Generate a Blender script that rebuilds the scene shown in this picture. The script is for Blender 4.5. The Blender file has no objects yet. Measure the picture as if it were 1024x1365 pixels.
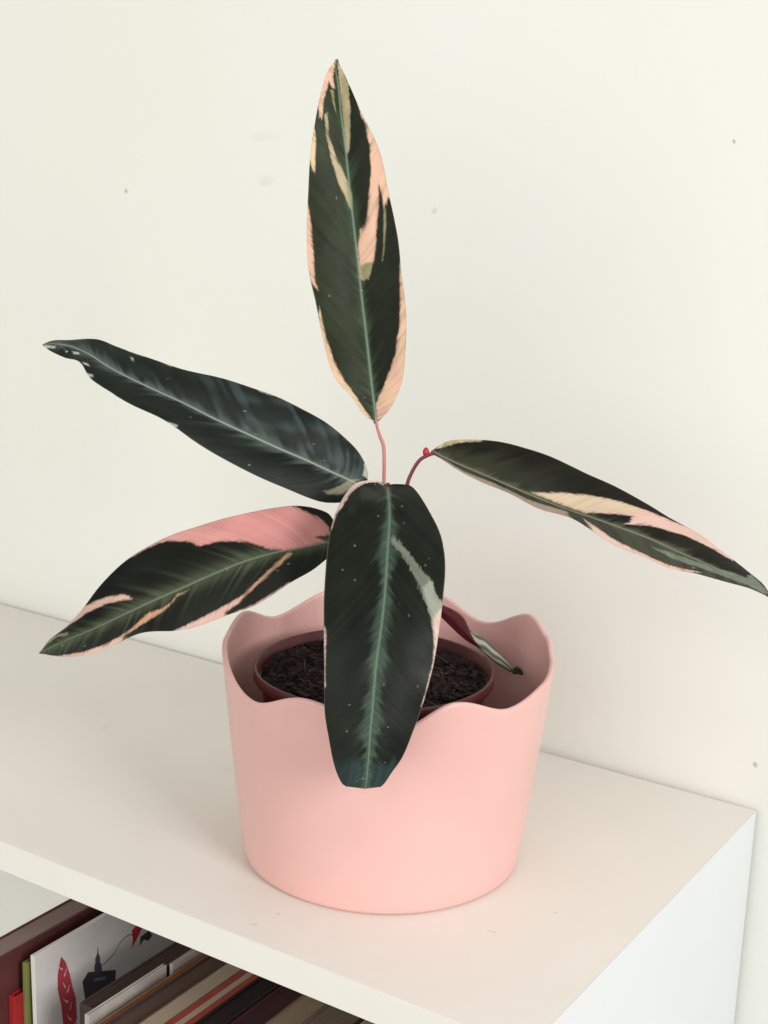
import bpy, bmesh, math, random
import numpy as np
from mathutils import Vector, Matrix

random.seed(7)
RNG = np.random.default_rng(7)
S = 0.01                                    # everything below is written in centimetres
scene = bpy.context.scene
col = scene.collection

# ------------------------------------------------------------------ camera
cam_data = bpy.data.cameras.new('camera')
cam_data.sensor_fit = 'HORIZONTAL'
cam_data.sensor_width = 36.0
cam_data.lens = 67.62
cam_data.clip_start = 0.02
cam_data.clip_end = 50.0
cam = bpy.data.objects.new('camera', cam_data)
col.objects.link(cam)
cam.matrix_world = Matrix((
    (0.83812, -0.15806, 0.52209, 0.3969639),
    (0.54424, 0.17750, -0.81994, -0.6334071),
    (0.03693, 0.97134, 0.23479, 0.3757600),
    (0, 0, 0, 1)))
scene.camera = cam

# ------------------------------------------------------------------ light: soft daylight from a window, room fill
world = bpy.data.worlds.new('World')
scene.world = world
world.use_nodes = True
bg = world.node_tree.nodes['Background']
bg.inputs['Color'].default_value = (1.0, 0.975, 0.925, 1)
bg.inputs['Strength'].default_value = 0.43

def area_light(name, loc, target, sx, sy, power, colour):
    d = bpy.data.lights.new(name, 'AREA')
    d.shape = 'RECTANGLE'; d.size = sx; d.size_y = sy; d.energy = power; d.color = colour
    o = bpy.data.objects.new(name, d); col.objects.link(o)
    o.location = loc
    o.rotation_euler = (Vector(target) - Vector(loc)).to_track_quat('-Z', 'Y').to_euler()
    return o
area_light('window_light', (2.42, -0.95, 1.10), (0, 0, 0.1), 0.85, 1.15, 49.0, (1.0, 0.985, 0.985))
area_light('room_bounce', (-0.05, -3.0, 0.95), (-0.15, 0, 0.2), 4.0, 2.6, 60.0, (1.0, 0.99, 0.935))

scene.view_settings.view_transform = 'Standard'
scene.view_settings.look = 'None'
scene.view_settings.exposure = 0.0
scene.view_settings.gamma = 1.0
scene.view_settings.use_curve_mapping = False
scene.render.resolution_x = 768
scene.render.resolution_y = 1024
scene.render.engine = 'CYCLES'

# ------------------------------------------------------------------ helpers
def s2l(r, g, b):
    f = lambda c: (c / 255) / 12.92 if c / 255 <= .04045 else ((c / 255 + .055) / 1.055) ** 2.4
    return np.array([f(r), f(g), f(b)])

def tag(o, label=None, cat=None, group=None, kind=None):
    if label: o['label'] = label
    if cat: o['category'] = cat
    if group: o['group'] = group
    if kind: o['kind'] = kind
    return o

def world_loc(o):
    v = Vector((0, 0, 0))
    while o is not None:
        v = v + o.location; o = o.parent
    return v

def empty(name, loc):
    o = bpy.data.objects.new(name, None)
    o.empty_display_size = .02
    o.location = Vector(loc) * S
    col.objects.link(o)
    return o

def link_mesh(name, me, mat, parent=None):
    """mesh coordinates are world coordinates in metres; the parent's place is taken off."""
    if parent is not None:
        off = world_loc(parent)
        me.transform(Matrix.Translation(-off))
    if mat is not None: me.materials.append(mat)
    o = bpy.data.objects.new(name, me)
    col.objects.link(o)
    o.parent = parent
    return o

def mesh_np(name, V, Fc, mat, parent=None, smooth=True, colours=None):
    me = bpy.data.meshes.new(name)
    me.from_pydata((np.asarray(V, float) * S).tolist(), [], [list(map(int, f)) for f in Fc])
    if smooth: me.polygons.foreach_set('use_smooth', [True] * len(me.polygons))
    if colours is not None:
        at = me.color_attributes.new('Col', 'FLOAT_COLOR', 'POINT')
        c4 = np.ones((len(V), 4), np.float32); c4[:, :3] = colours
        at.data.foreach_set('color', c4.ravel())
    me.update()
    return link_mesh(name, me, mat, parent)

def box(name, lo, hi, mat, parent=None, bevel=0.06, seg=2, tilt=None):
    """bevelled board given by its two corners in cm; tilt = (pivot, axis, angle)"""
    bm = bmesh.new()
    bmesh.ops.create_cube(bm, size=1)
    lo, hi = np.array(lo, float), np.array(hi, float)
    for v in bm.verts:
        v.co = Vector(((lo + hi) / 2 + np.array(v.co) * (hi - lo)) * S)
    if bevel > 0:
        bmesh.ops.bevel(bm, geom=bm.edges[:], offset=bevel * S, segments=seg, affect='EDGES', profile=.5)
    if tilt:
        bmesh.ops.rotate(bm, cent=Vector(tilt[0]) * S, matrix=Matrix.Rotation(tilt[2], 3, tilt[1]), verts=bm.verts)
    me = bpy.data.meshes.new(name); bm.to_mesh(me); bm.free()
    return link_mesh(name, me, mat, parent)

def tube(path, n=14, cap=True):
    """path rows x,y,z,r in cm, smoothed with a Catmull-Rom spline"""
    P = np.array(path, float)
    u = np.linspace(0, len(P) - 1, (len(P) - 1) * 8 + 1)
    Q = spline(P, u)
    V, Fc = [], []
    up = np.array([0.3, 0.5, 0.81])
    for i in range(len(Q)):
        a, b = Q[max(i - 1, 0), :3], Q[min(i + 1, len(Q) - 1), :3]
        t = (b - a) / np.linalg.norm(b - a)
        s = np.cross(t, up); s /= np.linalg.norm(s); w = np.cross(s, t)
        for k in range(n):
            an = 2 * math.pi * k / n
            V.append(Q[i, :3] + Q[i, 3] * (math.cos(an) * s + math.sin(an) * w))
        if i:
            for k in range(n):
                k2 = (k + 1) % n
                Fc.append(((i - 1) * n + k, (i - 1) * n + k2, i * n + k2, i * n + k))
    if cap:
        Fc.append(tuple(range(n))[::-1]); Fc.append(tuple((len(Q) - 1) * n + k for k in range(n)))
    return np.array(V), Fc

def spline(P, u):
    P = np.asarray(P, float); n = len(P)
    Pe = np.vstack([2 * P[0] - P[1], P, 2 * P[-1] - P[-2]])
    i = np.clip(np.floor(u).astype(int), 0, n - 2); s = (u - i)[:, None]
    a, b, c, d = Pe[i], Pe[i + 1], Pe[i + 2], Pe[i + 3]
    return .5 * ((2 * b) + (c - a) * s + (2 * a - 5 * b + 4 * c - d) * s ** 2 + (3 * b - a - 3 * c + d) * s ** 3)

_TAB = RNG.random(4096)
def noise1(x, seed=0):
    x = np.asarray(x, float); i = np.floor(x).astype(int); t = x - i; t = t * t * (3 - 2 * t)
    return _TAB[(i * 7 + seed * 131) % 4096] * (1 - t) + _TAB[((i + 1) * 7 + seed * 131) % 4096] * t
def noise2(x, y, seed=0):
    x, y = np.broadcast_arrays(np.asarray(x, float), np.asarray(y, float))
    i, j = np.floor(x).astype(int), np.floor(y).astype(int)
    a, b = x - i, y - j; a = a * a * (3 - 2 * a); b = b * b * (3 - 2 * b)
    h = lambda p, q: _TAB[(p * 57 + q * 1319 + seed * 271 + ((p * q) % 53) * 17) % 4096]
    return (h(i, j) * (1 - a) + h(i + 1, j) * a) * (1 - b) + (h(i, j + 1) * (1 - a) + h(i + 1, j + 1) * a) * b
def sstep(a, b, x):
    t = np.clip((np.asarray(x) - a) / (b - a), 0, 1); return t * t * (3 - 2 * t)

# ------------------------------------------------------------------ materials
def new_mat(name, colour=(.8, .8, .8), rough=.5, spec=.5):
    m = bpy.data.materials.new(name); m.use_nodes = True
    nt = m.node_tree; b = nt.nodes['Principled BSDF']
    b.inputs['Base Color'].default_value = (*colour, 1)
    b.inputs['Roughness'].default_value = rough
    b.inputs['Specular IOR Level'].default_value = spec
    return m, nt, b

def N(nt, kind, **kw):
    n = nt.nodes.new(kind)
    for k, v in kw.items():
        if k in n.inputs: n.inputs[k].default_value = v
        else: setattr(n, k, v)
    return n

def mottled(name, c1, c2, scale=8, rough=.5, spec=.4, bump=.0, bscale=200, detail=4, dist=.001, rough_var=0, spots=(), stretch=None):
    """two-tone noise colour, fine bump, optional small marks given as (x,y,z,radius,colour) in cm"""
    m, nt, b = new_mat(name, c1, rough, spec)
    L = nt.links.new
    geo = N(nt, 'ShaderNodeNewGeometry')
    src = geo.outputs['Position']
    if stretch:
        mp = N(nt, 'ShaderNodeMapping'); mp.inputs['Scale'].default_value = stretch
        L(src, mp.inputs['Vector']); src = mp.outputs['Vector']
    no = N(nt, 'ShaderNodeTexNoise', Scale=scale, Detail=detail, Roughness=.55)
    L(src, no.inputs['Vector'])
    cr = N(nt, 'ShaderNodeValToRGB')
    cr.color_ramp.elements[0].position = .35; cr.color_ramp.elements[1].position = .65
    cr.color_ramp.elements[0].color = (*c1, 1); cr.color_ramp.elements[1].color = (*c2, 1)
    L(no.outputs['Fac'], cr.inputs['Fac'])
    out = cr.outputs['Color']
    wob = None
    for (x, y, z, r, c, strength) in spots:
        if wob is None:
            wn = N(nt, 'ShaderNodeTexNoise', Scale=160.0, Detail=3.0)
            L(geo.outputs['Position'], wn.inputs['Vector'])
            wob = N(nt, 'ShaderNodeVectorMath', operation='SCALE'); wob.inputs['Scale'].default_value = .0035
            L(wn.outputs['Color'], wob.inputs[0])
            wa = N(nt, 'ShaderNodeVectorMath', operation='ADD'); L(geo.outputs['Position'], wa.inputs[0]); L(wob.outputs[0], wa.inputs[1])
        if not isinstance(r, tuple): r = (r, r, r)
        sub = N(nt, 'ShaderNodeVectorMath', operation='SUBTRACT'); L(wa.outputs[0], sub.inputs[0])
        sub.inputs[1].default_value = (x * S + .00175, y * S + .00175, z * S + .00175)
        dv = N(nt, 'ShaderNodeVectorMath', operation='DIVIDE'); L(sub.outputs[0], dv.inputs[0])
        dv.inputs[1].default_value = tuple(k * S for k in r)
        ln = N(nt, 'ShaderNodeVectorMath', operation='LENGTH'); L(dv.outputs[0], ln.inputs[0])
        mr = N(nt, 'ShaderNodeMapRange'); mr.inputs['From Min'].default_value = .4; mr.inputs['From Max'].default_value = 1.1
        mr.inputs['To Min'].default_value = strength; mr.inputs['To Max'].default_value = 0
        L(ln.outputs['Value'], mr.inputs['Value'])
        mx = N(nt, 'ShaderNodeMixRGB'); L(mr.outputs['Result'], mx.inputs['Fac']); L(out, mx.inputs['Color1'])
        mx.inputs['Color2'].default_value = (*c, 1)
        out = mx.outputs['Color']
    L(out, b.inputs['Base Color'])
    if rough_var:
        mr = N(nt, 'ShaderNodeMapRange'); mr.inputs['To Min'].default_value = rough - rough_var; mr.inputs['To Max'].default_value = rough + rough_var
        L(no.outputs['Fac'], mr.inputs['Value']); L(mr.outputs['Result'], b.inputs['Roughness'])
    if bump:
        n2 = N(nt, 'ShaderNodeTexNoise', Scale=bscale, Detail=5.0)
        L(src, n2.inputs['Vector'])
        bp = N(nt, 'ShaderNodeBump', Strength=bump, Distance=dist)
        L(n2.outputs['Fac'], bp.inputs['Height']); L(bp.outputs['Normal'], b.inputs['Normal'])
    return m

def simple(name, c, rough=.55, spec=.3, var=.18, scale=60, bump=.15):
    c = np.array(c)
    return mottled(name, tuple(c * (1 - var)), tuple(np.clip(c * (1 + var), 0, 1)), scale, rough, spec, bump, 350, 4, .0006)

GREY = tuple(s2l(120, 115, 100))
WALL_Y = 18.45
M_wall = mottled('wall_paint', (.815, .832, .768), (.838, .845, .808), 2.2, .75, .25, .06, 110, 5, .002, spots=[
    (-36.2, WALL_Y, 34.9, .2, GREY, .45), (-23.5, WALL_Y, 39.0, (1.3, 1, .35), GREY, .05), (-23.1, WALL_Y, 36.1, (.8, 1, .45), GREY, .09),
    (10.2, WALL_Y, 39.5, .15, GREY, .6), (15.15, WALL_Y, 2.8, .2, GREY, .5), (-9.4, WALL_Y, 34.7, .25, GREY, .22)])
M_shelf = mottled('white_laminate', (.785, .755, .695), (.81, .785, .73), 5, .42, .4, .05, 160, 4, .0008, rough_var=.06, spots=[
    (-.25, -9.3, 0, .09, GREY, .4), (-.54, -10.9, 0, (.25, .1, .3), GREY, .25), (11.3, -.6, 0, .09, GREY, .6), (-24.4, 3.5, 0, .3, GREY, .08),
    (-13.7, 3.2, 0, .4, GREY, .08), (5.5, -9.0, 0, (.5, .12, .3), (.85, .83, .8), .5), (9.5, -4.2, 0, (.3, .1, .3), GREY, .25)])
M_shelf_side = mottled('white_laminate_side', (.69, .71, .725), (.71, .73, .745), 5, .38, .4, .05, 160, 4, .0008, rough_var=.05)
M_edge = mottled('white_laminate_front_lit', (.80, .785, .725), (.82, .805, .75), 6, .45, .35, .04, 160, 4, .0008)  # paler copy of the laminate, light on the front edge put into colour
M_pot = mottled('pink_glaze', (.745, .44, .405), (.775, .47, .435), 14, .30, .42, .0, 45, 3, .002, rough_var=.05)
M_nursery = simple('terracotta_plastic', (.075, .014, .014), .45, .4)
M_soil = mottled('bark_soil', (.006, .0035, .0035), (.028, .014, .013), 220, .8, .2, .6, 500, 5, .002)
M_fibre = simple('root_fibre', (.07, .045, .042), .7, .2)

def leaf_material():
    m, nt, b = new_mat('variegated_leaf', (.1, .1, .1), .42, .15)
    L = nt.links.new
    at = N(nt, 'ShaderNodeAttribute', attribute_name='Col')
    L(at.outputs['Color'], b.inputs['Base Color'])
    geo = N(nt, 'ShaderNodeNewGeometry')
    no = N(nt, 'ShaderNodeTexNoise', Scale=120.0, Detail=4.0)
    L(geo.outputs['Position'], no.inputs['Vector'])
    mr = N(nt, 'ShaderNodeMapRange'); mr.inputs['To Min'].default_value = .36; mr.inputs['To Max'].default_value = .56
    L(no.outputs['Fac'], mr.inputs['Value']); L(mr.outputs['Result'], b.inputs['Roughness'])
    n2 = N(nt, 'ShaderNodeTexNoise', Scale=900.0, Detail=3.0)
    L(geo.outputs['Position'], n2.inputs['Vector'])
    bp = N(nt, 'ShaderNodeBump', Strength=.12, Distance=.0006)
    L(n2.outputs['Fac'], bp.inputs['Height']); L(bp.outputs['Normal'], b.inputs['Normal'])
    return m
M_leaf = leaf_material()
M_petiole_pale = simple('petiole_pink', tuple(s2l(190, 125, 118)), .45, .35, .12)
M_petiole_dark = simple('petiole_maroon', (.16, .03, .035), .4, .4, .15)
M_bud = simple('red_bud', (.42, .012, .03), .4, .4, .12)

# ------------------------------------------------------------------ the setting
w = box('wall', (-260, WALL_Y, -60), (200, WALL_Y + 8, 160), M_wall, None, 0)
tag(w, kind='structure')

# bookshelf: top board, ends, lower board; open at the back
FY, BY, XR, XL = -12.18, 18.06, 15.64, -75.0
shelf = empty('bookshelf', (-30, 3, -40))
tag(shelf, 'low white bookshelf with the pink pot on its top board', 'bookshelf')
def prism_y(name, xz, y0, y1, mat, parent, bevel=.08):
    bm = bmesh.new()
    a = [bm.verts.new((x * S, y0 * S, z * S)) for x, z in xz]; b = [bm.verts.new((x * S, y1 * S, z * S)) for x, z in xz]
    n = len(xz)
    bm.faces.new(a); bm.faces.new(b[::-1])
    for i in range(n): bm.faces.new((a[i], b[i], b[(i + 1) % n], a[(i + 1) % n]))
    bmesh.ops.recalc_face_normals(bm, faces=bm.faces[:])
    bmesh.ops.bevel(bm, geom=bm.edges[:], offset=bevel * S, segments=3, affect='EDGES', profile=.5)
    me = bpy.data.meshes.new(name); bm.to_mesh(me); bm.free()
    return link_mesh(name, me, mat, parent)
prism_y('top_board', [(XL, 0), (XR - .006, 0), (XR - 1.756, -1.75), (XL, -1.75)], FY, BY, M_shelf, shelf, .025)
box('lit_tone_strip', (XL, FY - .05, -1.74), (XR - .1, FY - .002, -.012), M_edge, shelf, .01, 1)  # added strip, carries the lit tone of the board's front as colour
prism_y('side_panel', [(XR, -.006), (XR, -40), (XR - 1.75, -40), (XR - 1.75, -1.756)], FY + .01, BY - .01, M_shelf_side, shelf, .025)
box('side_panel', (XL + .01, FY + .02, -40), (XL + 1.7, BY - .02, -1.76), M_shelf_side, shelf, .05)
box('lower_board', (XL + 1.71, FY + .3, -36), (XR - 1.71, BY - .02, -34.3), M_shelf, shelf, .05)
box('plinth', (XL + 1.71, FY + 1.5, -40), (XR - 1.71, FY + 3, -36.01), M_shelf, shelf, .05)

# ------------------------------------------------------------------ leaf data: stations (edge, midrib, edge) from base to tip, in cm
LEAVES = {
 'upright': [
  ((-1.06, -0.44, 24.27), (-1.06, -0.44, 24.27), (-1.06, -0.44, 24.27)),
  ((-1.56, -1.04, 24.84), (-1.15, -0.40, 24.81), (-0.50, -0.29, 24.88)),
  ((-2.02, -1.38, 25.62), (-1.32, -0.38, 25.59), (-0.13, -0.07, 25.69)),
  ((-2.87, -1.90, 26.76), (-1.55, -0.36, 26.75), (0.13, 0.15, 26.88)),
  ((-3.42, -2.17, 28.68), (-1.87, -0.39, 28.69), (0.16, 0.27, 28.83)),
  ((-3.86, -2.32, 30.59), (-2.21, -0.42, 30.61), (-0.03, 0.29, 30.75)),
  ((-4.25, -2.40, 32.10), (-2.49, -0.40, 32.14), (-0.32, 0.28, 32.26)),
  ((-4.47, -2.33, 33.60), (-2.78, -0.37, 33.66), (-0.60, 0.31, 33.77)),
  ((-4.59, -2.15, 35.85), (-3.18, -0.40, 35.99), (-1.17, 0.20, 36.00)),
  ((-4.68, -1.91, 38.09), (-3.54, -0.40, 38.16), (-1.79, 0.08, 38.22)),
  ((-4.63, -1.55, 39.95), (-3.91, -0.40, 40.01), (-2.80, -0.25, 40.11)),
  ((-4.60, -1.15, 41.18), (-4.16, -0.31, 41.23), (-3.45, -0.31, 41.31)),
  ((-4.56, -0.69, 42.09), (-4.42, -0.22, 42.12), (-4.01, -0.27, 42.12)),
  ((-4.51, -0.03, 42.66), (-4.51, -0.03, 42.66), (-4.51, -0.03, 42.66)),
 ],
 'left': [
  ((-1.74, -0.39, 20.56), (-1.74, -0.39, 20.56), (-1.74, -0.39, 20.56)),
  ((-1.76, 0.04, 21.22), (-2.07, -0.76, 20.96), (-1.96, -1.38, 20.10)),
  ((-2.02, 0.01, 22.00), (-2.56, -1.23, 21.29), (-2.66, -2.33, 20.03)),
  ((-2.55, -0.27, 22.83), (-3.12, -1.75, 21.63), (-3.32, -3.17, 20.32)),
  ((-3.40, -0.80, 23.65), (-4.00, -2.47, 22.15), (-4.32, -4.16, 20.94)),
  ((-4.51, -1.54, 24.50), (-5.18, -3.38, 22.76), (-5.41, -5.16, 21.61)),
  ((-5.83, -2.45, 25.26), (-6.52, -4.39, 23.50), (-6.67, -6.21, 22.47)),
  ((-7.27, -3.49, 25.83), (-7.84, -5.39, 24.24), (-7.95, -7.23, 23.45)),
  ((-8.76, -4.60, 26.34), (-9.15, -6.38, 25.04), (-9.08, -8.11, 24.38)),
  ((-10.37, -5.82, 26.84), (-10.46, -7.37, 25.77), (-10.23, -8.95, 25.03)),
  ((-11.79, -6.96, 27.36), (-11.44, -8.15, 26.35), (-11.25, -9.66, 25.80)),
  ((-12.63, -7.78, 27.79), (-12.26, -8.84, 26.93), (-12.06, -10.20, 26.49)),
  ((-13.29, -8.52, 28.15), (-12.93, -9.42, 27.50), (-12.60, -10.50, 27.20)),
  ((-14.28, -9.54, 28.17), (-13.66, -10.04, 27.91), (-13.26, -10.82, 27.41)),
  ((-14.69, -10.26, 28.12), (-14.32, -10.62, 28.02), (-13.97, -11.09, 27.68)),
  ((-14.65, -10.99, 27.96), (-14.65, -10.99, 27.96), (-14.65, -10.99, 27.96)),
 ],
 'low': [
  ((-1.68, -2.49, 18.07), (-1.68, -2.49, 18.07), (-1.68, -2.49, 18.07)),
  ((-2.28, -2.43, 19.25), (-1.84, -3.00, 18.22), (-1.46, -3.38, 17.78)),
  ((-2.78, -2.74, 19.69), (-2.26, -3.68, 18.13), (-1.47, -4.06, 17.50)),
  ((-3.71, -3.44, 19.88), (-2.89, -4.49, 17.96), (-1.80, -4.84, 17.05)),
  ((-4.87, -4.37, 19.75), (-3.78, -5.47, 17.75), (-2.50, -5.78, 16.41)),
  ((-6.12, -5.44, 19.40), (-4.94, -6.62, 17.29), (-3.70, -6.97, 15.31)),
  ((-7.47, -6.63, 18.92), (-6.09, -7.76, 16.63), (-4.79, -8.04, 14.78)),
  ((-8.77, -7.87, 18.26), (-7.23, -8.90, 15.91), (-5.83, -9.04, 14.25)),
  ((-10.16, -9.24, 17.19), (-8.22, -9.94, 15.29), (-6.74, -9.93, 14.00)),
  ((-10.95, -10.29, 16.08), (-9.22, -10.98, 14.63), (-8.07, -11.06, 13.88)),
  ((-11.62, -11.35, 14.66), (-10.20, -12.02, 13.98), (-9.55, -12.26, 12.96)),
  ((-11.95, -12.27, 13.84), (-11.04, -12.97, 13.49), (-10.62, -13.18, 12.67)),
  ((-12.13, -13.22, 13.32), (-11.67, -13.78, 13.06), (-11.43, -13.92, 12.75)),
  ((-11.85, -14.30, 12.89), (-11.85, -14.30, 12.89), (-11.85, -14.30, 12.89)),
 ],
 'front': [
  ((0.54, -1.64, 21.32), (0.54, -1.64, 21.32), (0.54, -1.64, 21.32)),
  ((0.05, -2.37, 21.68), (0.56, -1.63, 21.32), (1.26, -1.65, 21.53)),
  ((-0.55, -3.18, 21.44), (1.16, -2.45, 21.15), (1.88, -1.43, 21.45)),
  ((-0.27, -4.67, 20.86), (1.93, -3.52, 20.75), (3.12, -2.19, 20.96)),
  ((0.11, -5.93, 20.00), (2.57, -4.48, 20.14), (4.58, -3.07, 19.95)),
  ((0.62, -6.99, 19.16), (3.18, -5.51, 19.31), (5.35, -3.77, 19.21)),
  ((1.11, -7.84, 18.30), (3.69, -6.36, 18.46), (5.93, -4.55, 18.35)),
  ((1.76, -8.83, 17.15), (4.29, -7.39, 17.32), (6.45, -5.55, 17.24)),
  ((2.36, -9.63, 15.99), (4.74, -8.30, 16.15), (6.81, -6.35, 16.21)),
  ((2.82, -10.19, 14.75), (5.05, -9.05, 14.94), (7.07, -7.12, 14.86)),
  ((3.20, -10.67, 13.49), (5.31, -9.60, 13.68), (7.14, -7.81, 13.58)),
  ((3.45, -10.93, 12.40), (5.51, -10.01, 12.62), (7.09, -8.27, 12.47)),
  ((3.75, -11.06, 11.40), (5.62, -10.29, 11.62), (6.96, -8.70, 11.58)),
  ((4.08, -11.12, 10.38), (5.70, -10.47, 10.59), (6.75, -9.15, 10.42)),
  ((4.38, -11.10, 9.58), (5.71, -10.56, 9.82), (6.48, -9.53, 9.73)),
  ((4.64, -11.06, 9.16), (5.71, -10.62, 9.34), (6.28, -9.83, 9.21)),
  ((4.79, -10.98, 9.04), (5.68, -10.67, 9.05), (6.13, -9.96, 9.02)),
 ],
 'right': [
  ((1.55, 0.99, 22.95), (1.55, 0.99, 22.95), (1.55, 0.99, 22.95)),
  ((1.97, 1.69, 23.35), (2.30, 1.19, 22.63), (2.52, 0.83, 22.52)),
  ((2.60, 2.15, 23.53), (3.25, 1.53, 22.26), (3.50, 0.93, 22.09)),
  ((4.25, 3.19, 23.53), (4.87, 2.28, 21.62), (5.09, 1.49, 21.49)),
  ((5.96, 4.18, 23.10), (6.48, 3.03, 20.97), (6.74, 2.14, 20.77)),
  ((7.71, 5.14, 22.37), (8.09, 3.78, 20.38), (8.36, 2.81, 20.28)),
  ((9.32, 5.95, 21.61), (9.52, 4.42, 19.96), (9.63, 3.31, 19.77)),
  ((10.95, 6.71, 20.81), (10.94, 5.05, 19.52), (10.90, 3.85, 18.98)),
  ((12.52, 7.38, 19.98), (12.37, 5.69, 19.04), (12.31, 4.51, 18.34)),
  ((14.10, 7.99, 19.14), (13.80, 6.32, 18.43), (13.69, 5.20, 17.85)),
  ((15.46, 8.40, 18.27), (15.05, 6.85, 17.96), (15.04, 5.92, 17.55)),
  ((16.65, 8.64, 17.49), (16.31, 7.38, 17.42), (16.05, 6.46, 17.32)),
  ((17.52, 8.58, 16.98), (17.31, 7.74, 16.97), (17.13, 7.12, 17.04)),
  ((18.24, 8.06, 16.44), (18.24, 8.06, 16.44), (18.24, 8.06, 16.44)),
 ],
 'small': [
  ((1.34, 1.80, 14.29), (1.34, 1.80, 14.29), (1.34, 1.80, 14.29)),
  ((1.62, 2.61, 14.13), (1.63, 2.28, 13.98), (1.49, 2.39, 13.72)),
  ((2.13, 3.38, 13.69), (2.17, 2.93, 13.39), (1.97, 3.08, 12.88)),
  ((2.35, 3.90, 13.16), (2.55, 3.46, 12.73), (2.47, 3.75, 12.11)),
  ((2.65, 4.41, 12.36), (3.01, 4.05, 11.95), (2.99, 4.40, 11.43)),
  ((3.18, 5.02, 11.86), (3.51, 4.66, 11.34), (3.50, 5.00, 10.77)),
  ((3.87, 5.67, 10.97), (4.04, 5.30, 10.67), (4.05, 5.60, 10.16)),
  ((4.41, 6.16, 10.17), (4.49, 5.89, 10.07), (4.37, 6.01, 9.81)),
  ((4.65, 6.28, 9.75), (4.65, 6.28, 9.75), (4.65, 6.28, 9.75)),
 ],
}
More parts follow.
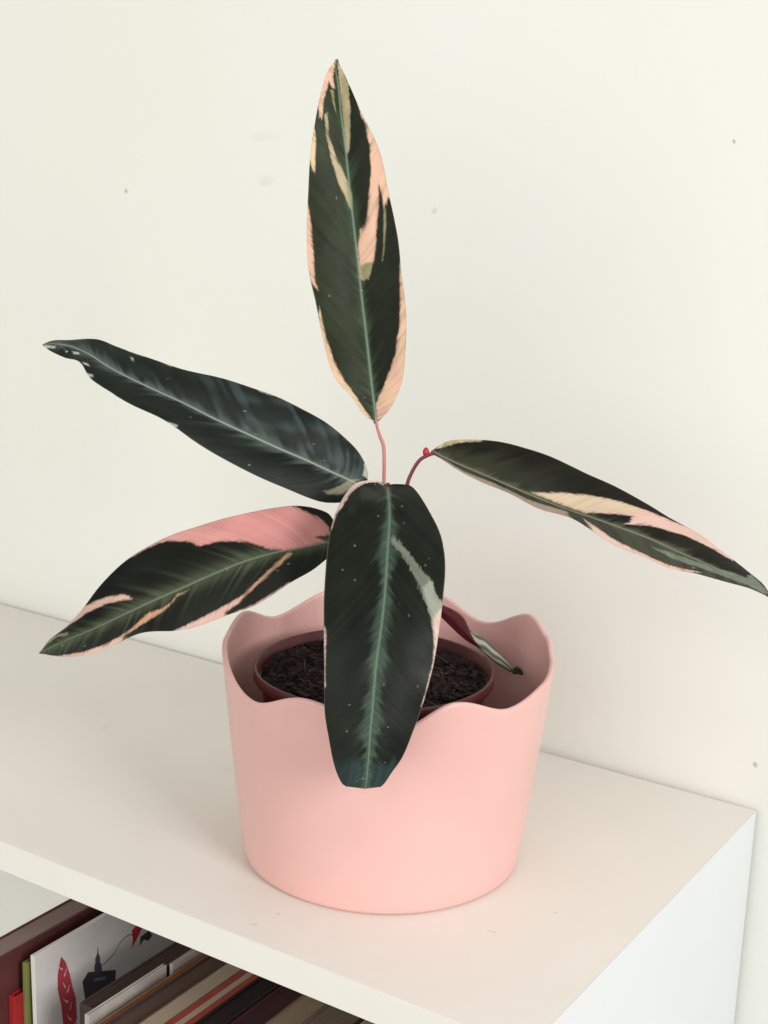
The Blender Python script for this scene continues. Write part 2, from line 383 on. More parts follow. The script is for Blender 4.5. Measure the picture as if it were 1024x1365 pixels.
PATCHES = {
 'upright': [
  ('peach', 1, [(0.802, 1.05), (0.782, 0.95), (0.737, 0.89), (0.692, 0.73), (0.644, 0.61), (0.576, 0.36), (0.551, 0.11), (0.521, 0.03), (0.436, 0.02), (0.436, 0.22), (0.489, 0.41), (0.549, 0.53), (0.612, 0.75), (0.627, 0.81), (0.612, 0.81), (0.594, 0.8), (0.607, 0.94), (0.614, 1.08), (0.659, 1.16), (0.719, 1.19), (0.764, 1.25)]),
  ('olive', 0.5, [(0.474, 0.05), (0.436, 0.06), (0.436, 0.22), (0.484, 0.38), (0.484, 0.27)]),
  ('olive', 0.4, [(0.594, 0.8), (0.594, 0.86), (0.531, 0.7), (0.481, 0.59), (0.486, 0.58), (0.539, 0.67)]),
  ('peach', 0.5, [(0.521, 1.03), (0.474, 0.98), (0.386, 0.89), (0.331, 0.83), (0.276, 0.73), (0.223, 0.5), (0.153, 0.2), (0.123, 0.06), (0.013, -0.2), (0.058, 1.25), (0.183, 1.23), (0.308, 1.16), (0.404, 1.16), (0.521, 1.12)]),
  ('peach', 1, [(0.602, -1.0), (0.591, -0.95), (0.554, -0.89), (0.461, -0.88), (0.426, -0.91), (0.404, -0.89), (0.419, -0.98), (0.504, -1.06), (0.591, -1.11)]),
  ('cream', 0.6, [(0.371, -0.94), (0.308, -0.92), (0.263, -0.86), (0.223, -0.78), (0.16, -0.78), (0.013, -0.61), (0.063, -1.25), (0.17, -1.25), (0.241, -1.14), (0.308, -1.11)]),
  ('cream', 0.5, [(0.737, -1.0), (0.717, -0.89), (0.652, -0.86), (0.657, -0.94), (0.692, -1.05)]),
  ('peach', 1, [(1.0, 0.09), (0.922, -0.2), (0.892, -0.33), (0.845, -0.25), (0.84, -0.41), (0.87, -0.69), (0.822, -0.73), (0.757, -0.75), (0.754, -0.86), (0.807, -1.06), (0.85, -1.25), (0.94, -1.25)]),
  ('tan', 0.6, [(0.995, -0.84), (0.922, 0.34), (0.852, 0.06), (0.762, 0.06), (0.692, -0.02), (0.684, 0.06), (0.717, 0.23), (0.779, 0.58), (0.86, 0.98), (0.922, 1.11)]),
  ('peach', 0.6, [(0.955, 1.25), (0.915, 1.05), (0.852, 0.92), (0.847, 1.03), (0.852, 1.25), (0.93, 1.25)]),
  ('tan', 0.6, [(0.764, -0.69), (0.769, -0.56), (0.717, -0.48), (0.677, -0.28), (0.644, -0.06), (0.617, 0.05), (0.586, 0.02), (0.594, -0.06), (0.629, -0.25), (0.667, -0.42), (0.717, -0.59)]),
  ('olive', 0.6, [(0.84, -0.55), (0.835, -0.3), (0.762, -0.19), (0.772, -0.27)]),
 ],
 'left': [
  ('greycream', 0.8, [(0.073, -0.44), (0.11, 0.11), (0.133, 0.38), (0.18, 0.66), (0.155, 0.73), (0.105, 0.67), (0.068, 0.3)]),
  ('white', 0.4, [(0.704, -1.0), (0.662, -1.08), (0.657, -0.98), (0.689, -0.97)]),
  ('white', 0.4, [(0.632, -1.08), (0.602, -1.03), (0.602, -0.94), (0.622, -1.0)]),
  ('white', 0.4, [(0.454, -1.02), (0.416, -1.03), (0.414, -0.97), (0.444, -0.97)]),
  ('white', 0.4, [(0.526, 0.98), (0.506, 0.88), (0.501, 1.0), (0.519, 1.03)]),
  ('white', 0.6, [(0.855, 0.39), (0.83, 0.27), (0.82, 0.47), (0.84, 0.59)]),
  ('white', 0.6, [(0.797, 0.88), (0.774, 0.66), (0.764, 0.69), (0.784, 0.91)]),
  ('white', 0.6, [(0.882, 0.45), (0.867, 0.47), (0.867, 0.66)]),
  ('white', 0.6, [(0.687, -0.78), (0.677, -0.78), (0.672, -0.62), (0.679, -0.66)]),
  ('white', 0.6, [(0.992, 0.14), (0.915, 0.3), (0.917, 0.61), (0.972, 1.17)]),
  ('white', 0.6, [(0.767, 1.17), (0.739, 0.81), (0.729, 0.91), (0.747, 1.14)]),
  ('white', 0.4, [(0.133, -1.25), (0.128, -0.95), (0.085, -0.62), (0.04, -1.23), (0.06, -1.25)]),
 ],
 'low': [
  ('rose', 0.8, [(0.246, -0.98), (0.298, -1.14), (0.383, -1.14), (0.474, -1.16), (0.566, -1.14), (0.634, -1.16), (0.619, -0.98), (0.584, -0.97), (0.559, -0.95), (0.521, -0.83), (0.491, -0.7), (0.481, -0.59), (0.426, -0.52), (0.366, -0.33), (0.323, -0.11), (0.281, 0.02), (0.241, 0.0), (0.115, -0.02), (0.17, -0.2), (0.093, -0.23), (0.108, -0.55), (0.178, -0.8)]),
  ('pink', 1, [(0.784, -1.11), (0.732, -0.75), (0.667, -0.38), (0.652, -0.2), (0.679, -0.28), (0.717, -0.45), (0.762, -0.64), (0.835, -0.83), (0.875, -0.97), (0.885, -1.25)]),
  ('orange', 0.8, [(0.263, 0.05), (0.296, 0.2), (0.356, 0.48), (0.409, 0.69), (0.454, 0.78), (0.424, 0.84), (0.388, 0.69), (0.336, 0.52), (0.286, 0.31), (0.263, 0.2)]),
  ('pink', 0.8, [(0.409, 0.69), (0.451, 0.77), (0.494, 0.8), (0.614, 0.98), (0.629, 1.12), (0.544, 1.11), (0.456, 1.08), (0.464, 0.95), (0.424, 0.84)]),
  ('pink', 0.4, [(0.456, 1.0), (0.388, 0.97), (0.306, 0.97), (0.303, 1.09), (0.386, 1.12), (0.456, 1.08)]),
  ('orange', 0.8, [(0.602, 0.28), (0.639, 0.28), (0.699, 0.7), (0.754, 0.81), (0.734, 0.92), (0.674, 0.69), (0.614, 0.41), (0.581, 0.3), (0.554, 0.16), (0.519, 0.11), (0.544, 0.09), (0.576, 0.22)]),
  ('pink', 0.6, [(0.732, 0.77), (0.767, 0.8), (0.825, 0.84), (0.98, 1.25), (0.95, 1.25), (0.779, 1.17), (0.717, 0.94)]),
  ('greycream', 0.8, [(0.922, -1.25), (0.847, -0.47), (0.845, -0.22), (0.89, -0.58), (0.927, -0.56), (1.0, 0.11), (0.997, -1.25)]),
 ],
 'front': [
  ('pinkwhite', 0.5, [(0.043, -0.09), (0.078, -0.23), (0.073, -0.58), (0.1, -0.77), (0.153, -0.88), (0.208, -0.92), (0.223, -0.97), (0.266, -0.98), (0.278, -1.02), (0.263, -1.08), (0.19, -1.17), (0.11, -1.25), (0.053, -1.25), (0.04, -0.47)]),
  ('pinkwhite', 0.3, [(0.496, -0.98), (0.506, -0.95), (0.561, -0.97), (0.624, -0.97), (0.624, -1.03), (0.501, -1.03)]),
  ('sage', 0.8, [(0.286, 0.05), (0.281, 0.09), (0.323, 0.33), (0.371, 0.55), (0.398, 0.75), (0.424, 0.84), (0.446, 0.7), (0.406, 0.52), (0.361, 0.33), (0.303, 0.06)]),
  ('sagelight', 0.7, [(0.414, 0.62), (0.398, 0.77), (0.429, 0.89), (0.446, 1.02), (0.471, 1.03), (0.504, 0.92), (0.494, 0.84), (0.446, 0.7)]),
  ('pinkwhite', 0.5, [(0.471, 0.89), (0.446, 1.06), (0.501, 1.16), (0.561, 1.11), (0.637, 1.05), (0.667, 1.0), (0.674, 0.97), (0.619, 0.97), (0.571, 0.97), (0.534, 0.94), (0.494, 0.84)]),
 ],
 'right': [
  ('pink', 0.8, [(0.424, -0.39), (0.506, -0.66), (0.574, -0.8), (0.647, -0.98), (0.699, -1.08), (0.782, -1.19), (0.799, -0.89), (0.747, -0.77), (0.672, -0.62), (0.591, -0.34), (0.539, -0.11), (0.551, -0.42), (0.501, -0.25), (0.441, -0.05), (0.401, -0.08)]),
  ('creamy', 0.8, [(0.311, -0.05), (0.356, -0.25), (0.426, -0.47), (0.506, -0.66), (0.566, -0.75), (0.534, -0.38), (0.466, -0.2), (0.441, -0.06), (0.393, -0.05), (0.358, -0.05)]),
  ('tan', 0.5, [(0.013, -0.75), (0.103, -1.2), (0.195, -1.08), (0.203, -0.94), (0.163, -0.89), (0.11, -0.73)]),
  ('dull', 0.4, [(0.038, 0.66), (0.158, 0.75), (0.228, 0.61), (0.306, 0.67), (0.398, 0.42), (0.419, 1.16), (0.311, 1.25), (0.226, 1.25), (0.15, 1.25)]),
  ('pink', 0.4, [(0.441, 0.53), (0.531, 0.78), (0.632, 0.89), (0.674, 0.88), (0.777, 0.81), (0.679, 1.22), (0.581, 1.12), (0.501, 1.19)]),
  ('sage', 0.8, [(0.617, 0.39), (0.689, 0.2), (0.792, 0.05), (0.867, -0.38), (0.982, -1.25), (0.967, 0.45), (0.88, 0.55), (0.769, 0.52), (0.679, 0.53)]),
  ('sage', 0.8, [(0.865, -0.95), (0.992, -1.25), (0.952, -0.34), (0.872, -0.28)]),
 ],
}
PETIOLES = {
 'upright': [(-0.51, 0.03, 10.52, 0.2), (-0.48, 0.17, 14.5, 0.17), (-0.57, -0.01, 18.73, 0.13), (-0.63, -0.11, 21.0, 0.1), (-0.66, -0.19, 22.84, 0.1), (-0.85, -0.31, 23.55, 0.09), (-1.0, -0.4, 24.03, 0.08), (-1.06, -0.44, 24.43, 0.08)],
 'right': [(-0.21, 0.1, 10.57, 0.22), (0.2, -0.11, 15.12, 0.18), (0.42, 0.03, 18.88, 0.14), (0.57, 0.24, 20.92, 0.11), (0.72, 0.46, 21.72, 0.1), (1.03, 0.66, 22.38, 0.1), (1.39, 0.88, 22.68, 0.1), (1.72, 1.09, 22.82, 0.09)],
 'front': [(-0.14, -0.32, 10.7, 0.22), (-0.08, -0.29, 15.53, 0.18), (0.11, -0.41, 19.33, 0.14), (0.19, -0.71, 20.82, 0.12), (0.34, -1.2, 21.29, 0.1), (0.55, -1.67, 21.34, 0.09)],
 'left': [(-0.7, 0.03, 10.48, 0.2), (-0.99, 0.08, 15.27, 0.18), (-1.3, 0.01, 19.02, 0.14), (-1.5, -0.13, 20.25, 0.12), (-1.73, -0.39, 20.59, 0.1)],
 'low': [(-0.52, -0.57, 10.69, 0.2), (-0.72, -1.17, 14.77, 0.16), (-1.08, -1.87, 17.36, 0.13), (-1.49, -2.37, 18.04, 0.12), (-1.76, -2.54, 18.07, 0.1)],
 'small': [(-0.29, 0.53, 10.43, 0.15), (0.4, 0.97, 12.77, 0.12), (1.0, 1.47, 13.97, 0.1), (1.43, 1.92, 14.25, 0.08)],
}
# ------------------------------------------------------------------ outer pot with scalloped rim
CAM_ANG = 32.49          # the control angles below start on the pot's right as seen from the front
RIM = [(-142, -1.05), (-117, .1), (-88, -1.05), (-68, .35), (-45, -.6), (-22, -.2), (-4, .1), (10, .7), (25, 1.2), (51, -.25), (74, .95), (94, .5), (110, 1.0), (138, -.1), (158, .9), (176, .45)]
def rim_height(theta_deg):
    a = np.array([r[0] for r in RIM], float); z = np.array([r[1] for r in RIM], float)
    a = np.concatenate([a - 360, a, a + 360]); z = np.concatenate([z, z, z])
    t = (np.asarray(theta_deg) + 180) % 360 - 180
    i = np.clip(np.searchsorted(a, t, side='right') - 1, 0, len(a) - 2)
    s = (t - a[i]) / (a[i + 1] - a[i])
    s = .5 * (s * s * (3 - 2 * s)) + .5 * (.5 - .5 * np.cos(np.pi * s))
    return 11.7 + z[i] * (1 - s) + z[i + 1] * s

def build_pot():
    RB, RT, HT, TH, FL = 7.67, 9.0, 11.7, .30, .9
    n = 360
    th = np.arange(n) * 360 / n
    top = rim_height(th - CAM_ANG)
    rad = lambda z: RB + (RT - RB) * z / HT
    rings = []
    ca, sa = np.cos(np.radians(th)), np.sin(np.radians(th))
    wob = 1 + .003 * np.sin(np.radians(th * 2 + 40)) + .002 * np.sin(np.radians(th * 5))
    def ring(r, z): rings.append(np.stack([r * wob * ca, r * wob * sa, z + 0 * ca], 1))
    ring(RB - 1.2, .02); ring(RB - .5, .0)
    for k in range(6):
        a = math.pi / 2 * k / 5
        ring(RB - .35 + .35 * math.sin(a), .35 - .35 * math.cos(a))
    for k in range(1, 25):
        f = k / 24
        z = .35 + (top - TH * .5 - .35) * f
        ring(rad(z) + .05 * np.sin(np.pi * f) , z)
    for k in range(1, 9):
        a = math.pi * k / 9
        z0 = top - TH * .5
        ring(rad(z0) - TH * .5 + TH * .5 * math.cos(a), z0 + TH * .5 * math.sin(a))
    for k in range(0, 21):
        f = k / 20
        z = (top - TH * .5) * (1 - f) + (FL + .5) * f
        ring(rad(z) - TH, z)
    ring(rad(FL) - TH - .5, FL); ring(2.0, FL)
    V = np.vstack(rings); Fc = []
    m = len(rings)
    for i in range(m - 1):
        for k in range(n):
            k2 = (k + 1) % n
            Fc.append((i * n + k, i * n + k2, (i + 1) * n + k2, (i + 1) * n + k))
    Fc.append(tuple(range(n))[::-1]); Fc.append(tuple((m - 1) * n + k for k in range(n)))
    o = mesh_np('flower_pot', V, Fc, M_pot)
    tag(o, 'pink ceramic flower pot with wavy scalloped rim on white shelf', 'flower pot')
    return o
pot = build_pot()
# worn white chips on the rim
M_chip = simple('bare_clay', (.82, .78, .70), .8, .2)
for (ta, dz, r_) in ((35, 0.0, .10), (37.5, .02, .07), (33, .01, .05)):
    a = math.radians(ta + CAM_ANG); z = float(rim_height(np.array([ta]))[0])
    R_ = 7.67 + 1.33 * (z - .2) / 11.7 - .21
    bm = bmesh.new(); bmesh.ops.create_icosphere(bm, subdivisions=2, radius=r_ * S)
    for v in bm.verts:
        v.co.z *= .45; v.co *= random.uniform(.75, 1.15)
        v.co += Vector((R_ * math.cos(a), R_ * math.sin(a), z - .02 + dz)) * S
    me = bpy.data.meshes.new('rim_chip'); bm.to_mesh(me); bm.free()
    link_mesh('rim_chip', me, M_chip, pot)

# ------------------------------------------------------------------ nursery pot and soil
NC = np.array([-.53, -.57])
def build_nursery():
    n = 160; th = np.arange(n) * 2 * math.pi / n
    prof = [(4.4, .95), (4.7, .95), (6.15, 10.2), (6.18, 10.25), (6.5, 10.28), (6.56, 10.34), (6.58, 10.85), (6.54, 10.92), (6.44, 10.92), (6.38, 10.86), (6.15, 10.0), (6.0, 9.0), (4.4, 1.2)]
    V = []; Fc = []
    for r, z in prof:
        for t in th: V.append((NC[0] + r * math.cos(t), NC[1] + r * math.sin(t), z + .03 * math.sin(3 * t)))
    for i in range(len(prof) - 1):
        for k in range(n):
            k2 = (k + 1) % n; Fc.append((i * n + k, i * n + k2, (i + 1) * n + k2, (i + 1) * n + k))
    Fc.append(tuple(range(n))[::-1]); Fc.append(tuple((len(prof) - 1) * n + k for k in range(n)))
    o = mesh_np('nursery_pot', V, Fc, M_nursery)
    tag(o, 'reddish brown plastic nursery pot set inside the pink pot', 'plant pot')
build_nursery()

def build_soil():
    V = []; Fc = []
    n, m = 96, 30
    hgt = lambda x, y: 10.32 + .55 * (noise2(x * .9 + 50, y * .9 + 50, 3) - .5) + .35 * (noise2(x * 3 + 20, y * 3 + 20, 4) - .5) + .22 * np.exp(-(x * x + y * y) / 5)
    V.append((NC[0], NC[1], float(hgt(0, 0))))
    for i in range(1, m + 1):
        for k in range(n):
            r = 6.12 * i / m; x, y = r * math.cos(2 * math.pi * k / n), r * math.sin(2 * math.pi * k / n)
            V.append((NC[0] + x, NC[1] + y, float(hgt(x, y))))
    for k in range(n): Fc.append((0, 1 + k, 1 + (k + 1) % n))
    for i in range(m - 1):
        for k in range(n):
            k2 = (k + 1) % n; Fc.append((1 + i * n + k, 1 + (i + 1) * n + k, 1 + (i + 1) * n + k2, 1 + i * n + k2))
    # bark chips and crumbs
    cube = np.array([(x, y, z) for x in (-1, 1) for y in (-1, 1) for z in (-1, 1)], float)
    cf = [(0, 1, 3, 2), (4, 6, 7, 5), (0, 4, 5, 1), (2, 3, 7, 6), (0, 2, 6, 4), (1, 5, 7, 3)]
    for q in range(5200):
        r = 5.95 * math.sqrt(random.random()); a = random.uniform(0, 2 * math.pi)
        x, y = r * math.cos(a), r * math.sin(a)
        big = random.random() < .09
        sx = random.uniform(.16, .32) if big else random.uniform(.04, .12)
        sz = np.array([sx, sx * random.uniform(.3, .7), sx * random.uniform(.15, .4)])
        e = Matrix.Rotation(random.uniform(0, 6.28), 3, 'Z') @ Matrix.Rotation(random.uniform(-.7, .7), 3, 'X') @ Matrix.Rotation(random.uniform(-.6, .6), 3, 'Y')
        p = (cube * (1 + .35 * (RNG.random((8, 3)) - .5)) * sz) @ np.array(e).T
        b0 = len(V)
        for v in p: V.append((NC[0] + x + v[0], NC[1] + y + v[1], float(hgt(x, y)) + sz[2] * .5 + v[2]))
        Fc.extend([tuple(b0 + i for i in f) for f in cf])
    o = mesh_np('potting_soil', V, Fc, M_soil, None, False)
    tag(o, 'dark brown bark potting soil filling the nursery pot', 'soil', kind='stuff')
    # pale root fibres lying on top
    FV = []; FF = []
    spots = [((2.1, 3.2), (3.3, 1.9)), ((3.3, 1.9), (2.4, 1.0)), ((-3.5, 2), (-1.8, 2.8)), ((-4, -1), (-2.4, -2.6)), ((-2, .4), (-3.4, 1.2)), ((3.8, -.2), (2.2, -1.5)), ((-1.2, -3.5), (-2.9, -3.1)), ((4.4, 1.6), (4.9, .3)), ((1.2, 4.2), (2.8, 4.0))]
    for (a, b) in spots + [((random.uniform(-4.5, 4.5), random.uniform(-4, 4)),) * 2 for _ in range(26)]:
        a = np.array(a); b = np.array(b)
        if np.allclose(a, b):
            an = random.uniform(0, 6.28); b = a + random.uniform(.5, 1.3) * np.array([math.cos(an), math.sin(an)])
        path = []
        for t in np.linspace(0, 1, 5):
            p = a * (1 - t) + b * t + np.array([random.uniform(-.1, .1), random.uniform(-.1, .1)])
            path.append((NC[0] + p[0], NC[1] + p[1], float(hgt(*p)) + .22 + random.uniform(-.05, .1), .03))
        v, f = tube(path, 5)
        b0 = len(FV); FV.extend(v.tolist()); FF.extend([tuple(b0 + i for i in q) for q in f])
    tag(mesh_np('root_fibre', FV, FF, M_fibre, o), kind='stuff')
build_soil()

# ------------------------------------------------------------------ the plant
COL = dict(peach=s2l(220, 178, 154), cream=s2l(212, 184, 148), tan=s2l(186, 170, 138), olive=s2l(138, 136, 98), rose=s2l(206, 146, 140),
           pink=s2l(206, 168, 154), orange=s2l(190, 145, 116), greycream=s2l(134, 132, 112), white=s2l(172, 174, 162), pinkwhite=s2l(204, 178, 168),
           creamy=s2l(198, 178, 152), dull=s2l(150, 132, 116), sage=s2l(106, 114, 102), sagelight=s2l(146, 152, 138))
# base colour, halo colour, midrib colour, halo width (cm), tone per half with fold shade painted in, midrib width
LOOK = {
 'upright': dict(base=(46, 56, 31), halo=(62, 78, 58), rib=(122, 142, 122), hw=.22, dark=(1, .42), rw=.07),
 'left':    dict(base=(34, 42, 37), halo=(78, 90, 84), rib=(158, 164, 152), hw=.26, dark=(1.25, .85), rw=.05),
 'low':     dict(base=(34, 38, 29), halo=(70, 78, 61), rib=(112, 120, 100), hw=.42, dark=(.6, .85), rw=.05),
 'front':   dict(base=(31, 36, 27), halo=(66, 83, 71), rib=(104, 124, 106), hw=.2, dark=(1, .9), rw=.06),
 'right':   dict(base=(36, 36, 26), halo=(76, 78, 62), rib=(132, 134, 112), hw=.16, dark=(.8, 1.9), rw=.05),
 'small':   dict(base=(70, 88, 66), halo=(120, 132, 112), rib=(150, 156, 140), hw=.08, dark=(1, 1), rw=.03),
}
def seg_dist(px, py, poly):
    """signed distance (negative inside) of points to a polygon"""
    d = np.full(px.shape, 1e9); inside = np.zeros(px.shape, bool)
    n = len(poly)
    for i in range(n):
        x0, y0 = poly[i]; x1, y1 = poly[(i + 1) % n]
        ex, ey = x1 - x0, y1 - y0
        t = np.clip(((px - x0) * ex + (py - y0) * ey) / (ex * ex + ey * ey + 1e-12), 0, 1)
        d = np.minimum(d, np.hypot(px - x0 - t * ex, py - y0 - t * ey))
        if y0 != y1:
            c = ((y0 > py) != (y1 > py)) & (px < (x1 - x0) * (py - y0) / (y1 - y0) + x0)
            inside ^= c
    return np.where(inside, -d, d)

VIEW = np.array([.537, -.8435, .25])
plant = empty('houseplant', (-.2, -.2, 10.1))
tag(plant, 'variegated pink and dark green houseplant with six long leaves growing in pot', 'plant')

def build_leaf(key, label, petiole_mat, seed, nu=430, nh=46):
    P = np.array(LEAVES[key]); n = len(P)
    uu = np.linspace(0, 1, nu)
    a, m, b = (spline(P[:, k], uu * (n - 1)) for k in range(3))
    Lc = np.linalg.norm(np.diff(m, axis=0), axis=1).sum()
    v = np.concatenate([-np.linspace(1, 0, nh) ** .9, np.linspace(0, 1, nh)[1:] ** .9])
    nv = len(v)
    hwA = np.linalg.norm(a - m, axis=1); hwB = np.linalg.norm(b - m, axis=1)
    av = np.abs(v)[None, :]
    G = np.where(v[None, :, None] < 0, m[:, None] + (a - m)[:, None] * av[..., None], m[:, None] + (b - m)[:, None] * av[..., None])
    hw = np.where(v[None, :] < 0, hwA[:, None], hwB[:, None])
    U = np.repeat(uu[:, None], nv, 1); Vv = np.repeat(v[None], nu, 0)
    def normals(G):
        du = np.gradient(G, axis=0); dv = np.gradient(G, axis=1)
        nn = np.cross(du, dv); ln = np.linalg.norm(nn, axis=2, keepdims=True)
        nn = nn / np.maximum(ln, 1e-9)
        mean = nn[20:-20].reshape(-1, 3).mean(0)
        sgn = 1 if mean @ VIEW > 0 else -1
        return nn * sgn, sgn
    NN, sgn = normals(G)
    # smooth the normals along the blade a little so relief stays clean
    X = U * Lc; Y = Vv * hw; Ya = np.abs(Y)
    wv = X - .95 * Ya + np.where(Vv < 0, 0, .17)
    env = np.sin(np.pi * np.clip(U, 0, 1)) ** .5
    relief = .055 * hw * 4 * av * (1 - av)                                       # each half bellies up between rib and margin
    relief -= .035 * np.exp(-(Y / .07) ** 2)                                      # groove along the midrib
    relief += .008 * (noise1(wv * 3.2, seed) - .5) * sstep(.05, .5, Ya)           # side veins
    relief += .004 * (noise1(wv * 8, seed + 3) - .5) * sstep(.05, .4, Ya)
    relief += .22 * av ** 3 * (noise1(X * .75 + (Vv > 0) * 31, seed + 5) - .5)    # wavy margin
    G = G + NN * (relief * env)[..., None]
    # ---------------------------------------------------------- colours
    K = LOOK[key]
    base, halo, rib = (s2l(*K[q]) for q in ('base', 'halo', 'rib'))
    vein = noise1(wv * 4.0, seed + 11); vein2 = noise1(wv * 13, seed + 12); blot = noise2(X * 1.1 + 40, Y * 1.6 + 40, seed)
    C = base[None, None] * (.50 + .22 * vein + .16 * (vein2 - .5) + .35 * (blot - .5))[..., None]
    side = np.where(Vv < 0, K['dark'][0], K['dark'][1])  # on upright and left leaves this paints the lit and shaded half
    C = C * side[..., None]
    C = C * np.array([1, 1, 1]) 
    if key == 'left':      # window sheen painted in, feathered between the veins on the upper half towards the base
        k = sstep(.02, .12, U) * (1 - sstep(.42, .62, U)) * (Vv < 0) * sstep(.38, .72, vein * .45 + blot * .55) * sstep(.1, .35, av)
        C = C * (1 - .75 * k[..., None]) + .75 * k[..., None] * s2l(60, 74, 74)
    if key == 'front':     # paler worn tip
        k = sstep(.805, .85, U + .03 * (noise1(Y * 4, 9) - .5)) * (.35 + .65 * noise1(Y * 6 + .5 * X, 19))
        C = C * (1 - .8 * k[..., None]) + .8 * k[..., None] * s2l(50, 68, 68)
        k = sstep(.5, .8, blot) * (1 - sstep(.12, .3, U)) * (Vv < 0) * .5
        C = C * (1 - k[..., None]) + k[..., None] * s2l(58, 60, 52)
    if key == 'right':     # olive half towards the base, grey green lower half
        k = (1 - sstep(.15, .42, U)) * (Vv < 0) * .45 * sstep(.95, .45, av + .25 * (1 - vein))
        C = C * (1 - k[..., None]) + k[..., None] * s2l(64, 68, 48)
        k = (Vv > 0) * .7
        C = C * (1 - k[..., None]) + k[..., None] * (s2l(66, 69, 56) * (.6 + .6 * vein)[..., None])
    hwid = K['hw'] * (.35 + 1.3 * noise1(wv * 2.6, seed + 20) ** 1.5 + .7 * noise1(wv * 9, seed + 21) ** 2)
    if key == 'front': hwid = hwid * (.65 + .75 * sstep(.15, .4, U) * (1 - .8 * sstep(.76, .83, U)))
    if key == 'upright': hwid = hwid * (1 - .45 * sstep(.5, .9, U))
    hk = np.exp(-(Ya / np.maximum(hwid, .02)) ** 2) * (1 - .5 * sstep(.85, 1, U))
    if key == 'front':     # sharp feathered edge to the pale band
        hwid = .235 * (.45 + .75 * noise1(X * 1.3 + (Vv > 0) * 9, 71) + .5 * noise1(wv * 6, 72) + 1.1 * noise1(wv * 8 + 2.2 * noise1(X * 1.7, 75), 73) ** 4) * (.75 + .55 * sstep(.12, .4, U)) * (1 - .45 * sstep(.74, .84, U))
        hk = sstep(1.45, .40, Ya / np.maximum(hwid, .02)) * (.72 + .28 * vein2) * (.75 + .25 * sstep(.1, .35, U))
    if key == 'low':
        hk = np.exp(-(Ya / (.36 * (.75 + .5 * noise1(wv * 1.5, 74) + .2 * vein2))) ** 2) * .95
    ray = np.exp(-(Ya / (K['hw'] * 2.6)) ** 2) * sstep(.72, .9, noise1(wv * 5.5, seed + 30)) * .45
    hk = np.clip(hk * .9 + ray, 0, .92)[..., None]
    C = C * (1 - hk) + hk * halo * (.8 + .4 * vein2)[..., None]
    # variegation
    hwf = lambda u, vv: np.interp(u, uu, hwA) if vv < 0 else np.interp(u, uu, hwB)
    for (cname, jag, poly) in PATCHES.get(key, []):
        pp = [(q[0] * Lc, q[1] * hwf(q[0], q[1]) if abs(q[1]) <= 1 else np.sign(q[1]) * (hwf(q[0], q[1]) * abs(q[1]) + .05)) for q in poly]
        jx = jag * (.16 * (noise1(Ya * 14 + 3 * seed, seed + 40) - .5) + .12 * (noise1(Ya * 34, seed + 41) - .5))
        jy = jag * (.05 * (noise1(X * 5, seed + 42) - .5))
        sd = seg_dist(X + jx, Y + jy, pp)
        fe_ = .22 * noise1(wv * 16 + 2.5 * noise1(X * 2, seed + 63), seed + 62) ** 2.2
        al = 1 - sstep(-.04 - fe_, .03, sd) * (.72 + .28 * sstep(-.05, .03, sd))
        c = COL[cname] * (.84 + .16 * vein2 + .12 * vein + .14 * (blot - .5))[..., None]
        warm = (sstep(.35, .75, noise2(X * .8 + 9, Y * 2.2 + 15, seed + 60)) * .55)[..., None]
        if cname in ('peach', 'pink', 'tan', 'cream'): c = c * (1 - warm) + warm * {'peach': COL['cream'], 'pink': COL['pinkwhite'], 'tan': COL['olive'], 'cream': COL['peach']}[cname]
        grn = (sstep(-.16, -.02, sd) * .28 * noise1(wv * 9, seed + 61))[..., None]
        c = c * (1 - grn) + grn * COL['olive']
        if cname == 'rose':    # deeper towards the stalk
            c = c * (1 - .3 * (1 - sstep(.05, .45, U)))[..., None] * np.array([1, .95, .97]); c = c + (sstep(.35, .65, U)[..., None]) * (COL['pink'] - COL['rose']) * .6
        if cname == 'peach':
            c = c * (1 - .5 * sstep(.55, .8, noise1(wv * 6, seed + 50)) * .35)[..., None]
        C = C * (1 - al[..., None]) + al[..., None] * c
    # midrib on top of everything
    rw = K['rw'] * (1.1 - .55 * U)
    rk = (np.exp(-(Y / rw) ** 2) * (1 - .6 * sstep(.9, 1, U)))[..., None] * .9
    C = C * (1 - rk) + rk * rib
    # small white flecks and a thin pale margin line
    fl = np.random.default_rng(seed)
    for _ in range({'front': 22, 'upright': 9, 'left': 10, 'low': 6, 'right': 2, 'small': 0}[key]):
        x0 = fl.uniform(.08, .92) * Lc; v0 = fl.uniform(-.85, .85); y0 = v0 * (np.interp(x0 / Lc, uu, hwA if v0 < 0 else hwB))
        r1, r2 = fl.uniform(.02, .05), fl.uniform(.015, .035)
        k = np.exp(-((X - x0) / r1) ** 2 - ((Y - y0) / r2) ** 2)[..., None] * fl.uniform(.4, .9)
        C = C * (1 - k) + k * s2l(170, 178, 160)
    mk = (sstep(.985, 1, av) * .35 * (U > .02))[..., None]
    C = C * (1 - mk) + mk * s2l(170, 150, 138)
    under = s2l(112, 44, 50)[None, None] * (.75 + .35 * vein + .2 * vein2)[..., None]
    ek = sstep(.93, .98, av)[..., None]; under_rim = ek
